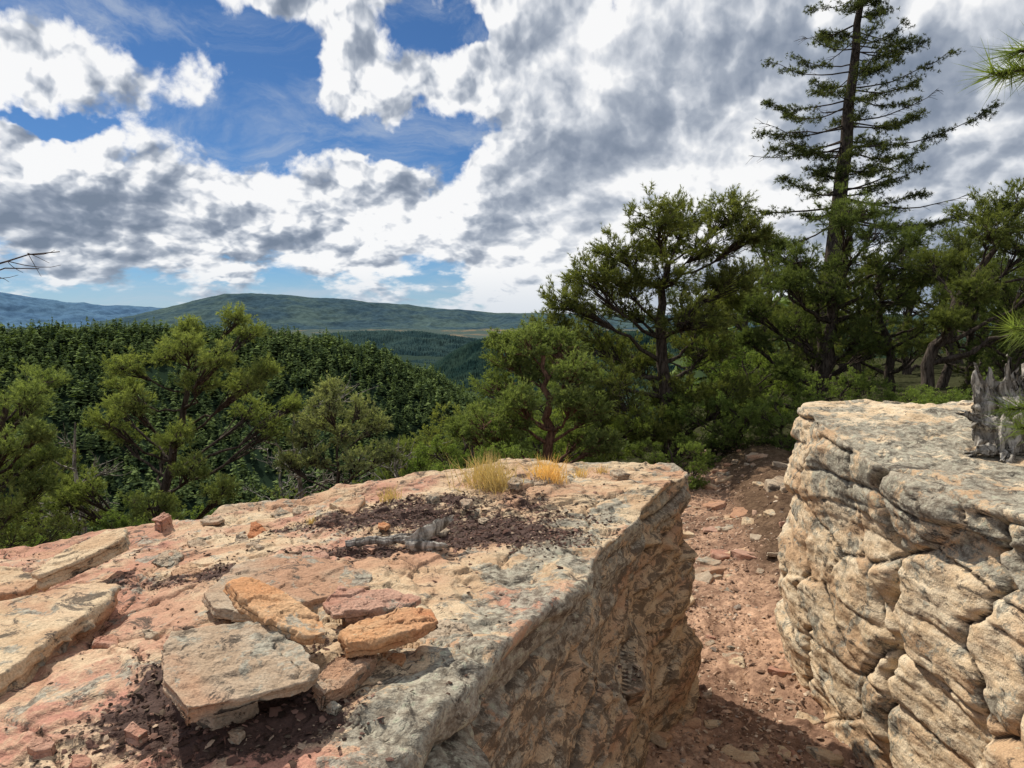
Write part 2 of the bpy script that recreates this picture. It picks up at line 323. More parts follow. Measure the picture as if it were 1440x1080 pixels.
def boulder(name,outline,zfn,zbot,bev,res,tilt,seed,mat,side,top,label,K):
    R_=seed>5
    V,F=prism(outline,zfn,zbot,bev,*res,bulge=.02)
    N=normals(V,F); up=sstep(N[:,2],.55,.9)
    x,y,z=V.T
    s=z+tilt[0]*x+tilt[1]*y+.05*fbm(V*1.1+seed,3)
    big=fbm(st3(x*1.0,y*1.0,s*1.0)+seed,2)
    wv=.05*np.stack([fbm(V*3+seed,3),fbm(V*3+9+seed,3),fbm(V*3+19,3)],1)
    fa,ga_,ia=facet(st3(x*1.5,y*1.5,s*2.2)+seed+wv)
    l1,c1=layers(x,y,s,K,seed,1.4,.12)
    l2,c2=layers(x,y,s,K*2.4,seed+4,2.4,.25)
    ztf=.35+.65*sstep(z,.95,1.3) if R_ else 0*z+1.
    d=(.05 if R_ else .06)*big+(.09 if R_ else .11)*fa*sstep(ga_,0,.16)+.05*(ia-.5)*sstep(ga_,0,.12)-.035*np.exp(-ga_/.016)*(ia>.4)
    d+=(.075 if not R_ else .050*ztf)*l1-(.055 if not R_ else .045*ztf)*c1+(.022 if not R_ else .020*ztf)*l2-(.020 if not R_ else .018*ztf)*c2
    d+=.015*fbm(V*6+seed,5,.62)+.004*fbm(st3(x*16,y*16,s*40),3,.6)
    if R_:
        for yc,dp,wd in ((3.05,.15,.022),(2.5,.09,.014),(3.85,.08,.012),(2.15,.08,.014)):
            cc=y-yc-.16*fbm(st3(z*2.5,0*z,0*z+yc),4,.6); d-=dp*np.exp(-np.abs(cc)/wd)*sstep(fbm(st3(z*2.,0*z+yc,0*z),2),-.35,.0)
    d*=side*sstep(z,zbot,zbot+.1)
    Pt=st3(x*.8+.3*y,y*1.0-.2*x,0*x+seed); wt=.07*np.stack([fbm(st3(x,y,0*x)*4+5,3,.5),fbm(st3(x,y,0*x)*4+8,3,.5),0*x],1)
    fa,ga_,id2=facet(Pt+wt); f2_,g2_,id3=facet(Pt*2.7+2*wt+5)
    n0=.55*fbm(st3(x*.7,y*.7,0*x)+seed,2)+.06*f2_*sstep(g2_,0,.1)+.018*fbm(st3(x*6,y*6,0*x)+seed,2,.5)
    h=.013*terr(n0*9.,.18)+.012*fa*sstep(ga_,0,.1)-.016*np.exp(-ga_/.012)*(id2>.25)
    n1_=.5*fbm(st3(x*2.1,y*2.1,0*x)+seed+6,3)
    h+=.010*terr(n1_*6.,.16)+.007*(id3-.5)*sstep(g2_,0,.06)-.011*np.exp(-g2_/.015)*(id3>.35)+.008*fbm(V*6,4,.6)+.0018*fbm(V*30,3,.6)
    h*=top
    V2=V+N*(d*(1-up))[:,None]; V2[:,2]+=h*up
    du=duffmask(x,y)*up if not R_ else 0*x
    V2[:,2]+=.010*np.clip(du,0,1)
    if not R_: li=np.exp(-((x-(-.02+.33*(y-1.9)))/.16)**2)*(1-sstep(y,2.9,3.4))*.65+(1-up)*sstep(z,.9,1.12)*.4; red=np.clip(sstep(-x+.5*(1.9-y),.5,1.1)*.75+.8*sstep(fbm(st3(x*1.2,y*1.2,0*x)+31,3),.1,.35),0,1)*up; shade_vn=(1-up)*(1-.5*sstep(z,.9,1.15))*.8  # last mask: shade put into the side faces' colour, with brown varnish
    else: li=.10+.5*sstep(z,.95,1.3)*(1-.8*sstep(y,3.5,4.1)); red=0*x; shade_vn=0*x
    o=mk(name,V2,F,mat,attrs={'duff':du,'lich':li,'red':red,'shade_varnish':shade_vn}); tag(o,label,'rock')
    tris=[tuple(int(a) for a in f) for fa_ in F for f in fa_]
    return o,BVHTree.FromPolygons([tuple(v) for v in V2],tris)
zl=lambda x,y:1.2+.08*np.minimum(x,0)+.02*np.maximum(x,0)
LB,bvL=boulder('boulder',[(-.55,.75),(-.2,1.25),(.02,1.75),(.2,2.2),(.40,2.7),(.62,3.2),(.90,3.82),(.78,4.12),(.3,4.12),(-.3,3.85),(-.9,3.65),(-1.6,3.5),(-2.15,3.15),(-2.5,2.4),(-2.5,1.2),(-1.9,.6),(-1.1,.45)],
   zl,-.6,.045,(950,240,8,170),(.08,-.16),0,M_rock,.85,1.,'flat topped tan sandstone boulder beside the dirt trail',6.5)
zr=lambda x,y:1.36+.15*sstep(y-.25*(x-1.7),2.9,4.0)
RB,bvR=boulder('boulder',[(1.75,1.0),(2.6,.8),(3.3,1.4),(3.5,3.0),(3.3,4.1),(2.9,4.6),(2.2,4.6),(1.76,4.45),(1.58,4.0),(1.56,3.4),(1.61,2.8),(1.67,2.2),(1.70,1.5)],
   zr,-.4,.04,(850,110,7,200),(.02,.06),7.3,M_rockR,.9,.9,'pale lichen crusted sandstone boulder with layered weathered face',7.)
print('boulders',time.time()-T0)
def hit(u,v,bv=None):
    r_=(bv or bvL).ray_cast(Vector(EYE),Vector(ray(u,v)).normalized()); return np.array(r_[0]) if r_[0] is not None else None
def down(bv,x,y):
    r_=bv.ray_cast(Vector((x,y,5)),Vector((0,0,-1))); return (r_[0].z,r_[1]) if r_[0] is not None else (None,None)
# ---------------------------------------------------------------- loose stones on the boulder
def stone(px,lift,th,mat,label,tilt=(0,0),seed=0,name='stone_slab',bev=.004,rough=1.,z0=None):
    px=np.array(px,float); cu,cv=px.mean(0)
    if z0 is None:
        z0=1.12
        for _ in range(3):
            c=onplane(cu,cv,z0+lift); zz=down(bvL,c[0],c[1])[0]
            if zz is not None: z0=zz
    pts=np.array([onplane(u,v,z0+lift)[:2] for u,v in px]); c=pts.mean(0); L=pts-c
    ar=.5*np.sum(L[:,0]*np.roll(L[:,1],-1)-L[:,1]*np.roll(L[:,0],-1))
    if ar<0: L=L[::-1]
    sz=np.abs(L).max()
    V,F=prism([tuple(a) for a in L],lambda x,y:0*x,-th,min(bev,th*.3),260,48,3,20,curve=False)
    x,y,z=V.T; N=normals(V,F); up=sstep(np.abs(N[:,2]),.55,.9)
    k=1/max(sz,.06); wv=.15*np.stack([fbm(V*k*6+seed,3),fbm(V*k*6+9+seed,3),0*x],1)
    fa,ga_,ia=facet(st3(x*k*1.8,y*k*1.8,z*10)+seed+wv)
    la,ck=layers(x,y,z,60,seed,k*1.2,.2)
    d=(1-up)*(.05*sz*fa+.02*sz*fbm(V*k*5+seed,4,.6)+.010*la-.004*ck)
    Pt=st3(x*k*1.1,y*k*1.1,0*x+seed); fa,ga_,ia=facet(Pt+wv*.6)
    q=.5*fbm(Pt*1.0,2)+.25*fa+.03*fbm(Pt*6,2)
    h=up*(.006*terr(q*2.4,.12)*min(1,sz/.12)-.003*np.exp(-ga_/.02)+.05*th*fa+.12*th*fbm(V*k*1.2+seed+4,2)+.0028*min(1,sz/.1)*fbm(V*k*6,4,.62))+.0008*fbm(V*80,2)
    h=h*np.sign(z+th*.5)
    V=V+N*(rough*d)[:,None]; V[:,2]+=rough*h
    o=mk(name,V,F,mat); o.location=(c[0],c[1],z0+lift); o.rotation_euler=(tilt[0],tilt[1],0)
    tag(o,label,'rock'); return o
stone([(228,912),(240,895),(300,884),(378,876),(448,934),(432,950),(330,976),(262,992),(244,970),(228,955)],.095,.024,M_slab,'large flat grey tan stone slab tilted over bark litter',(.05,.03),1)
stone([(287,835),(330,800),(400,780),(470,790),(520,805),(520,822),(440,842),(380,862),(300,856)],.045,.025,M_slab,'broad grey weathered flagstone lying under smaller stones',(.02,.03),2)
stone([(318,832),(342,818),(400,830),(456,860),(460,878),(430,886),(380,874),(336,852)],.11,.022,M_org,'elongated orange red stone leaning on a grey slab',(-.08,.20),3,bev=.008)
stone([(455,850),(475,832),(545,828),(590,838),(575,850),(520,860),(470,865)],.055,.015,M_red,'flat reddish sandstone piece beside a tan stone',(0,.04),4)
stone([(476,886),(500,871),(560,858),(605,862),(616,876),(590,888),(530,900),(485,902)],.075,.022,M_org,'oblong tan stone propped on a wedge',(.04,-.08),5,bev=.008)
stone([(440,965),(470,925),(520,910),(530,922),(490,958),(455,978)],.045,.03,M_slab,'tan wedge stone under an oblong stone',(.05,.15),6)
stone([(590,895),(620,872),(660,880),(665,893),(630,908),(600,912)],.012,.02,M_slab,'thin tan sandstone flake on bare rock',(0,0),7)
stone([(240,965),(300,1000),(360,985),(350,960)],.04,.05,M_slab,'small dark stone propping up a slab',(.0,.0),29)
stone([(45,795),(90,770),(150,748),(180,750),(176,762),(140,776),(90,792),(55,800)],.13,.05,M_rock,'thick tan stone block lying on the boulder edge',(.06,-.16),8,bev=.008)
stone([(-120,865),(0,848),(100,825),(150,822),(160,830),(120,866),(60,905),(0,945),(-120,1010)],.09,.08,M_rock,'long tan and pink sandstone ledge block',(.02,.06),9,bev=.008)
stone([(-60,800),(20,800),(60,812),(40,828),(-60,845)],.05,.05,M_rock,'low flat tan stone by the ledge block',(.0,.06),19)
sm=[(230,728,15,.045,M_red),(360,746,18,.02,M_org),(364,765,16,.02,M_slab),(442,780,22,.02,M_red),(340,758,14,.015,M_slab),(190,1026,20,.02,M_red),(112,1068,18,.02,M_red),
 (235,785,24,.015,M_slab),(560,757,12,.012,M_slab),(425,717,14,.015,M_slab),(490,705,30,.02,M_rock),(610,697,12,.025,M_slab),(680,730,10,.01,M_slab),(300,730,18,.012,M_slab),(265,806,26,.015,M_rock),
 (760,672,16,.02,M_slab),(540,738,10,.01,M_org),(655,706,10,.012,M_slab),(870,664,14,.03,M_slab),(725,676,12,.02,M_slab),(395,722,16,.012,M_slab),(210,890,12,.015,M_slab),(560,925,14,.01,M_org),(60,1045,22,.015,M_red),(470,992,12,.012,M_slab),(150,900,24,.015,M_red),(330,1030,14,.012,M_slab),(280,765,20,.012,M_slab),(620,745,14,.012,M_slab),(520,770,12,.01,M_red)]
for i,(u,v,s,lf,mt) in enumerate(sm):
    r2=np.random.RandomState(100+i); n=r2.randint(4,7); an=np.sort(np.linspace(0,2*np.pi,n,endpoint=False)+r2.uniform(-.35,.35,n))
    stone([(u+s*math.cos(a)*r2.uniform(.75,1.1),v-s*.5*math.sin(a)*r2.uniform(.75,1.1)) for a in an],lf,lf*1.1,mt,
      {M_red:'small reddish sandstone fragment on the boulder',M_org:'small orange sandstone fragment on the boulder'}.get(mt,'small tan sandstone fragment on the boulder'),(r2.uniform(-.12,.12),r2.uniform(-.12,.12)),20+i,name='loose_stone',bev=.004)["group"]='loose stones scattered on the boulder'
print('stones',time.time()-T0)
# ---------------------------------------------------------------- scattered chips (uncountable)
M_chip,b,out=newmat('chips'); bs=b.n('ShaderNodeBsdfDiffuse',{0:b.attr('gcol',0)}); b.t.links.new(bs.outputs[0],out.inputs[0])
def chips(name,pos,size,cols,label,flat=.35,seed=1):
    r2=np.random.RandomState(seed); n=len(pos)
    base=np.array([[1,0,0],[.3,.95,0],[-.8,.6,0],[-.8,-.6,0],[.3,-.95,0],[.55,.1,1],[-.35,.35,1],[-.1,-.5,1]],float)
    T=np.array([[0,1,5],[1,6,5],[1,2,6],[2,3,6],[3,7,6],[3,4,7],[4,5,7],[4,0,5],[5,6,7]])
    b0=base[None]*(1+r2.uniform(-.3,.3,(n,8,3))); b0[:,:,2]*=flat; b0[:,:,1]*=r2.uniform(.25,1,(n,1))
    tx=r2.normal(0,.3,n); ty=r2.normal(0,.3,n); b0[:,:,2]+=b0[:,:,0]*tx[:,None]+b0[:,:,1]*ty[:,None]
    a=r2.uniform(0,6.28,n); ca,sa=np.cos(a)[:,None],np.sin(a)[:,None]
    xx=b0[:,:,0]*ca-b0[:,:,1]*sa; yy=b0[:,:,0]*sa+b0[:,:,1]*ca
    V=np.stack([xx,yy,b0[:,:,2]],-1)*size[:,None,None]+pos[:,None,:]
    F=(T[None]+8*np.arange(n)[:,None,None]).reshape(-1,3)
    o=mk(name,V.reshape(-1,3),F,M_chip,smooth=False,attrs={'gcol':np.repeat(cols,8,0)}); tag(o,label,'gravel' if 'gravel' in name else 'litter',kind='stuff'); return o
N0=95000; x=rs.uniform(-2.2,.8,N0); y=.8+3.3*rs.rand(N0)**.9; m=duffmask(x,y)+rs.normal(0,.16,N0); keep=m>.40; keep|=rs.rand(N0)<.012
ps=[];
for a,c_ in zip(x[keep],y[keep]):
    z,nn=down(bvL,a,c_)
    if z is not None and nn.z>.6: ps.append((a,c_,z+.002))
ps=np.array(ps); sz=rs.lognormal(-5.5,.5,len(ps)).clip(.0015,.016)
pal=np.array([[.07,.045,.035],[.12,.07,.055],[.22,.13,.10],[.04,.028,.022],[.42,.31,.22],[.16,.12,.09]]); cols=pal[rs.choice(6,len(ps),p=[.3,.25,.16,.14,.06,.09])]*rs.uniform(.7,1.3,(len(ps),1))
chips('bark_litter',ps,sz,cols,'dark brown bark and stone litter scattered on the boulder',.22)
N0=20000; y=2.+9*rs.rand(N0)**1.4; x=1.25+np.where(y>4.5,.2*(y-4.5),0)+rs.normal(0,.42,N0); z=gh(x,y)+.03*fbm(st3(x,y,0*x)*5,4)
sz=rs.lognormal(-5.1,.6,N0).clip(.003,.03)
pal=np.array([[.44,.29,.20],[.28,.18,.125],[.48,.35,.25],[.58,.46,.34],[.12,.08,.06],[.33,.27,.22]]); cols=pal[rs.choice(6,N0,p=[.34,.22,.16,.10,.14,.04])]*rs.uniform(.7,1.25,(N0,1))
chips('gravel',st3(x,y,z+.003),sz,cols,'reddish gravel and stone chips covering the trail',.4,5)
protos=[]
for k in range(5):
    r2=np.random.RandomState(50+k); n=6; an=np.sort(np.linspace(0,2*np.pi,n,endpoint=False)+r2.uniform(-.3,.3,n))
    pts=[(.1*math.cos(a)*r2.uniform(.8,1.2),.07*math.sin(a)*r2.uniform(.8,1.2)) for a in an]
    V,F=prism(pts,lambda x,y:0*x,-.06,.008,80,12,3,8,curve=False); N=normals(V,F); V=V+N*(.010*fbm(V*14+k,3))[:,None]; V[:,2]+=.020
    protos.append((V,F))
pm=[mk('trail_stone',V,F,[M_slab,M_rock,M_rock,M_slab,M_red][k]) for k,(V,F) in enumerate(protos)]
sp=[]
for i in range(135):
    yy=3.2+8*rs.rand()**1.2; xx=1.3+.2*max(0,yy-4.5)+rs.normal(0,.45)*(1 if yy<4.6 else 1.5)
    sp.append((xx,yy,rs.uniform(.25,1.1)*(1 if yy<5 else 1.6)))
sp+= [(1.0,4.5,1.5),(1.1,4.95,1.3),(1.0,5.8,2.2),(1.5,7.2,2.),(2.2,8.,2.4),(2.9,7.7,2.8),(2.4,5.8,2.4),(2.2,5.2,2.),(2.7,6.4,2.2)]
for i,(xx,yy,s) in enumerate(sp):
    k=i%5; o=pm[k] if i<5 else pm[k].copy()
    if i>=5: COL.objects.link(o)
    o.location=(xx,yy,float(gh(xx,yy)[0])); o.rotation_euler=(rs.normal(0,.15),rs.normal(0,.15),rs.uniform(0,6.28)); o.scale=(s,s,s*.7)
    tag(o,['tan flat stone half buried in the dirt trail','pale tan stone on the dirt trail','pale tan stone on the dirt trail','tan flat stone half buried in the dirt trail','reddish flat stone on the dirt trail'][k],'rock','stones lying along the trail')
# ---------------------------------------------------------------- vegetation tools
class Acc:
    def __init__(s): s.V=[];s.F=[];s.n=0;s.tp=[];s.td=[];s.ts=[];s.tt=[]
    def tube(s,pts,ra,sides=5):
        pts=np.asarray(pts,float); ra=np.asarray(ra,float); t=np.gradient(pts,axis=0); t/=np.linalg.norm(t,axis=1)[:,None]+1e-9
        ref=np.array([.13,.97,.2]) if abs(t[0,2])>.7 else np.array([.1,.05,1.])
        a=np.cross(t,ref); a/=np.linalg.norm(a,axis=1)[:,None]+1e-9; b_=np.cross(t,a)
        an=np.linspace(0,2*np.pi,sides,endpoint=False)
        v=pts[:,None]+ra[:,None,None]*(a[:,None]*np.cos(an)[None,:,None]+b_[:,None]*np.sin(an)[None,:,None])
        k=len(pts); ix=s.n+np.arange(k*sides).reshape(k,sides); nx_=np.roll(ix,-1,1)
        s.F.append(np.stack([ix[:-1],nx_[:-1],nx_[1:],ix[1:]],-1).reshape(-1,4)); s.V.append(v.reshape(-1,3)); s.n+=k*sides
    def tuft(s,p,d,sc,t): s.tp.append(p);s.td.append(d);s.ts.append(sc);s.tt.append(t)
def proto_tufts(kind,seed=0):
    r2=np.random.RandomState(seed); out=[]
    nb,w,lo,hi={'pin':(10,.13,.15,1.15),'jun':(11,.17,.1,.9),'fir':(9,.15,.5,1.5),'leaf':(8,.55,.2,1.4),'long':(48,.024,.12,.95)}[kind]
    for k in range(6):
        vs=[]
        for j in range(nb):
            th=r2.uniform(lo,hi); ph=r2.uniform(0,6.28); L=r2.uniform(.7,1.)
            d=np.array([math.sin(th)*math.cos(ph),math.sin(th)*math.sin(ph),math.cos(th)]); q=np.cross(d,r2.normal(size=3)); q/=np.linalg.norm(q)
            if kind=='leaf': vs+=[d*.25*L,d*L*.7+q*w*.5,d*L]
            else:
                st=d*0+np.array([0,0,r2.uniform(-.45,.2)])
                vs+=[st+q*w*.5,st-q*w*.5,st+d*L]
        out.append(vs)
    return np.array(out)
PT={k:proto_tufts(k,9) for k in ('pin','jun','fir','leaf','long')}
def crown_mesh(acc,kind,r2):
    P=np.array(acc.tp);D=np.array(acc.td);S=np.array(acc.ts);T=np.array(acc.tt)
    D/=np.linalg.norm(D,axis=1)[:,None]+1e-9; rr=r2.normal(size=D.shape); a=np.cross(D,rr); a/=np.linalg.norm(a,axis=1)[:,None]+1e-9; b_=np.cross(D,a)
    pr=PT[kind][r2.randint(0,6,len(P))]
    V=P[:,None]+S[:,None,None]*(pr[...,0:1]*a[:,None]+pr[...,1:2]*b_[:,None]+pr[...,2:3]*D[:,None])
    m=V.shape[1]; V=V.reshape(-1,3); F=np.arange(len(V)).reshape(-1,3); return V,F,np.repeat(T,m)
def finish(name,acc,base,kind,lmat,bmat,label,cat='tree',seed=0,group=None):
    r2=np.random.RandomState(seed+900); e=empty(name,base)
    mk('trunk',np.vstack(acc.V),np.vstack(acc.F),bmat,parent=e,loc=base)
    if acc.tp:
        V,F,T=crown_mesh(acc,kind,r2); mk('crown',V,F,lmat,parent=e,loc=base,attrs={'tint':T},smooth=False)
    tag(e,label,cat,group); return e
def bez(a,m,c,n=7):
    t=np.linspace(0,1,n)[:,None]; return (1-t)**2*a+2*t*(1-t)*m+t*t*c
def bush_crown(acc,r2,blobs,trunk,r0,tl,nsub=20,ntw=4,flat=.8,limb=.5,tips=4):
    trunk=np.asarray(trunk,float); k=np.linspace(0,1,14); kk=np.linspace(0,1,len(trunk))
    tp=np.stack([np.interp(k,kk,trunk[:,i]) for i in range(3)],1); tp[1:-1]+=r2.normal(0,r0*.25,(12,3))
    rad_=r0*(1-.72*k); rad_[0]*=1.35; acc.tube(tp,rad_,9)
    zs=tp[:,2]; zmin=min(b_[0][2]-b_[1] for b_ in blobs); zmax=max(b_[0][2]+b_[1] for b_ in blobs)
    for c_,R in blobs:
        c_=np.asarray(c_,float); hd=np.hypot(*(c_-tp[len(tp)//2])[:2])
        za=np.clip(c_[2]-.55*hd-.2*R,zs[0]+.12*(zs[-1]-zs[0]),zs[-1]); j=int(np.argmin(np.abs(zs-za))); a=tp[j]
        L=np.linalg.norm(c_-a)+1e-6
        mid=(a+c_)/2+np.array([0,0,-.14*L])+r2.normal(0,.07*L,3)
        lp=bez(a,mid,c_,8); lp[2:-1]+=r2.normal(0,.02*L,(5,3)); acc.tube(lp,np.linspace(min(rad_[j]*limb,.05+.01*L),.010,8),6)
        for i in range(nsub):
            d=r2.normal(size=3); d/=np.linalg.norm(d); 
            if d[2]<-.2: d[2]*=.45
            p=c_+d*R*np.array([1,1,flat])*r2.uniform(.4,1.12)
            s0=lp[r2.randint(4,8)]; mm=(s0+p)/2+r2.normal(0,.12*R,3); acc.tube(bez(s0,mm,p,4),[.009,.007,.005,.004],3)
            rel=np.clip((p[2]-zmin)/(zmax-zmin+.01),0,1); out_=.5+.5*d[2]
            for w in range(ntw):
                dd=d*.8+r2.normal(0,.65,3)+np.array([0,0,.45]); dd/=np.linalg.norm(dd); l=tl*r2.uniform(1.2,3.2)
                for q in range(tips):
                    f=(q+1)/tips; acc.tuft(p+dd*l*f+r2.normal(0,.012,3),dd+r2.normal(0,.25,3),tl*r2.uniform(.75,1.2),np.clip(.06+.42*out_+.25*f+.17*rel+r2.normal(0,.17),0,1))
def hero(name,label,y,trunk,blobs,r0,tl,kind,lmat,nsub=20,seed=0,dz=.8,cat='tree',bark=None,**kw):
    r2=np.random.RandomState(seed); acc=Acc()
    tr=[W(u,v,y) for u,v in trunk]; base=np.array([tr[0][0],tr[0][1],float(gh(tr[0][0],tr[0][1])[0])-.03]); 
    if tr[0][2]>base[2]+.05: tr=[base]+tr
    else: tr[0]=base
    bl=[]
    for (u,v,s) in blobs:
        p=W(u,v,y); p[1]+=r2.uniform(-1,1)*dz; bl.append((p,s/FP*y))
    bush_crown(acc,r2,bl,tr,r0,tl,nsub=nsub,**kw)
    return finish(name,acc,base,kind,lmat,bark or M_bark,label,cat,seed)
hero('pinyon_tree','big dark rounded pinyon pine with upswept limbs behind boulder',11.,[(945,700),(942,600),(935,520),(925,430),(940,370)],
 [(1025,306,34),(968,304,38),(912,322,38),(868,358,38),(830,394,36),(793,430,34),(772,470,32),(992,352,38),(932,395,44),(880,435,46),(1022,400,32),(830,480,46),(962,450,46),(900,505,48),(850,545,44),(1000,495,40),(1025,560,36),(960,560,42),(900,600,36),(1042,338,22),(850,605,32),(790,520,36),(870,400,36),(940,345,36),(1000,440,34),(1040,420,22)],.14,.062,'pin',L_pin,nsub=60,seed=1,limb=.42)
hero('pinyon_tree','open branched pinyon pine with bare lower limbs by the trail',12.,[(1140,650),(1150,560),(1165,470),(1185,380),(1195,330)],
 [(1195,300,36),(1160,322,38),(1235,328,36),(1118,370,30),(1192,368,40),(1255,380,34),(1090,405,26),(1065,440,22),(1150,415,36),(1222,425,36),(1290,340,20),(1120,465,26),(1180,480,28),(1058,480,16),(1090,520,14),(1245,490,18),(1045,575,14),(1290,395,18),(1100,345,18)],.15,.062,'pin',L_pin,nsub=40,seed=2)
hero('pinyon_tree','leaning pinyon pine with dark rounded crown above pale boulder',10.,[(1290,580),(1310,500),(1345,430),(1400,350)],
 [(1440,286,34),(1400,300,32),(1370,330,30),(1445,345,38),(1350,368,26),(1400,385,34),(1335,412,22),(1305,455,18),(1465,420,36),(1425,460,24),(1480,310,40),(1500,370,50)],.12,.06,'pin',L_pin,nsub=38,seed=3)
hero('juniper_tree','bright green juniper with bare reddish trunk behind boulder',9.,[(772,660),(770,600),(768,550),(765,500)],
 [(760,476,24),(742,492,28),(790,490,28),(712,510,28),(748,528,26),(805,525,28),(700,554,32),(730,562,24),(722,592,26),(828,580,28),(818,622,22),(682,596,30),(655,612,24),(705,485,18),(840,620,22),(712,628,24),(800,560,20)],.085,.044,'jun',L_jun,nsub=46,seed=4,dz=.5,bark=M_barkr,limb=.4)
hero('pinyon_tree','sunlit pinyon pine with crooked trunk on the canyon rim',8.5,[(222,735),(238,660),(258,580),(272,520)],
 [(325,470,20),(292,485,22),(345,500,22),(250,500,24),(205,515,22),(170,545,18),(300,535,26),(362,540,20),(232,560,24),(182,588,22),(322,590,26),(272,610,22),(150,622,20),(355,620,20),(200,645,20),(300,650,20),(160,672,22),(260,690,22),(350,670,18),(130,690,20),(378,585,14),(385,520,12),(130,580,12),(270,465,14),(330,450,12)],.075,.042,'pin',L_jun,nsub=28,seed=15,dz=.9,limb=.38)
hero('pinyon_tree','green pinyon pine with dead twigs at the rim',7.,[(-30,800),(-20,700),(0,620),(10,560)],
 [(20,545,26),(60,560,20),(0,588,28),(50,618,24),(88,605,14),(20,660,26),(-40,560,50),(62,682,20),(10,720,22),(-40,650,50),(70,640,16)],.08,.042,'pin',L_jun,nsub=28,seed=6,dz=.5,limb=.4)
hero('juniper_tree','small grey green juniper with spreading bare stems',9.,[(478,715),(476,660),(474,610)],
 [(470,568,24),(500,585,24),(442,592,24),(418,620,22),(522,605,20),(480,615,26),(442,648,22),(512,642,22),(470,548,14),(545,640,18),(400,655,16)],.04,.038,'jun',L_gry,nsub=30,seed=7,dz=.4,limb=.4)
print('heroes',time.time()-T0)
def fir(name,label,base,top,Rm,seed,lo=.3,mat=L_fir):
    r2=np.random.RandomState(seed); acc=Acc(); base=np.array(base,float); top=np.array(top,float); H=np.linalg.norm(top-base)
    t=np.linspace(0,1,20)[:,None]; tp=base+(top-base)*t; tp[1:-1]+=r2.normal(0,.02,(18,3)); tr=.023*H*(1-t[:,0])**.8+.01; acc.tube(tp,tr,9)
    nb=int(10*H)
    for i in range(nb):
        f=lo+(1-lo)*((i+r2.uniform(-2.5,2.5))/nb)*.985; f=min(max(f,lo),.985); a=base+(top-base)*f; ang=r2.uniform(0,6.28)
        env=Rm*(min(1,(1-f)*2.5))**.75*r2.choice([r2.uniform(.2,.6),r2.uniform(.6,1.15)],p=[.45,.55])
        o=np.array([math.cos(ang),math.sin(ang),0]); sl=r2.uniform(-.2,.2)
        n=9; s=np.linspace(0,1,n); pts=a+o*(env*s)[:,None]+np.array([0,0,1])*(env*(sl*s-.08*np.sin(s*math.pi*.8)+.12*s**3))[:,None]+np.cumsum(r2.normal(0,.036,(n,3)),0)*s[:,None]
        acc.tube(pts,np.linspace(.028*(1-f)+.011,.005,n),4)
        side=np.cross(o,[0,0,1]); bare=r2.rand()<.10; dn=r2.uniform(.45,1.15)
        for q in range(int((9+env*9)*dn)):
            u=r2.uniform(.2,1)**.7; p=np.array([np.interp(u,s,pts[:,k]) for k in range(3)]); sg=r2.choice([-1,1])
            dd=o*r2.uniform(.3,1)+side*sg*r2.uniform(.2,.9)+np.array([0,0,r2.uniform(-.3,.3)]); dd/=np.linalg.norm(dd); l=r2.uniform(.15,.45)*(1.15-.5*u)
            acc.tube([p,p+dd*l*.5,p+dd*l+[0,0,-.02]],[.006,.004,.003],3)
            nt=0 if (bare or r2.rand()<.10) else 4
            for w in range(nt):
                g=(w+1)/nt; pp=p+dd*l*g
                for e in range(3): acc.tuft(pp+r2.normal(0,.035,3),dd+r2.normal(0,.5,3)+[0,0,.15],r2.uniform(.055,.09),np.clip(.4+r2.normal(0,.25),0,1))
    return finish(name,acc,base,'fir',mat,M_bark,label,'tree',seed)
bx=W(1150,560,18); fir('fir_tree','tall fir with layered ragged level branches above pinyons',(bx[0],18,float(gh(bx[0],18)[0])),W(1224,-110,18),2.6,24,.36)
def generic(kind,seed,H,Rw,nb,lmat,tl,nsub,low=.25):
    r2=np.random.RandomState(seed); acc=Acc(); bl=[]
    for i in range(nb):
        f=low+(1-low)*(i+.5)/nb; w=Rw*math.sin(math.pi*min(1,(.25+.75*(1-f))*.75))*1.1; a=i*2.4+r2.uniform(-.5,.5); q=r2.uniform(.3,1)
        bl.append((np.array([w*q*math.cos(a),w*q*math.sin(a),H*f-.1*H]),Rw*r2.uniform(.18,.32)))
    tr=[[0,0,-.2],[r2.normal(0,.1),r2.normal(0,.1),H*.3],[r2.normal(0,.15),r2.normal(0,.15),H*.6],[r2.normal(0,.2),r2.normal(0,.2),H*.85]]
    bush_crown(acc,r2,bl,tr,.032*H,tl,nsub=nsub)
    return acc
def place(name,acc,kind,lmat,label,locs,cat,group,seed):
    src=None
    for (x,y,s,rz) in locs:
        z=float(gh(x,y)[0])
        if src is None:
            e=finish(name,acc,(0,0,0),kind,lmat,M_bark,label,cat,seed,group); src=e
        else:
            e=src.copy(); COL.objects.link(e)
            for ch in src.children:
                c2=ch.copy(); c2.parent=e; COL.objects.link(c2)
        e.location=(x,y,z-.05); e.rotation_euler=(0,0,rz); e.scale=(s,s,s)
def pol(az,r,s,rz): return (r*math.sin(math.radians(az)),r*math.cos(math.radians(az)),s,rz)
V1=generic('pin',31,3.8,1.7,18,L_pin,.07,18); V2=generic('pin',32,4.4,1.4,15,L_pin,.07,18,.45); V3=generic('jun',33,3.2,1.5,18,L_jun,.055,19); V4=generic('leaf',34,1.8,1.3,14,L_oak,.06,17,.1)
right1=[(21,15,.7,.4),(25,17,.8,2),(33,17,.75,1),(17.5,20,.95,5),(38,13,.75,3),(28,24,1.05,.9),(35,24,1.05,2.2),(24,28,1.2,1),(32,32,1.3,3)]
right2=[(19,22,1.,.6),(30,19,.8,3),(36,18,.8,5),(22.5,13.5,.62,1.2),(13,26,1.,2.5),(31,28,1.1,.1),(16,30,1.1,1),(26.5,13.5,.65,2),(31.5,14,.6,4),(34,12.5,.55,1)]
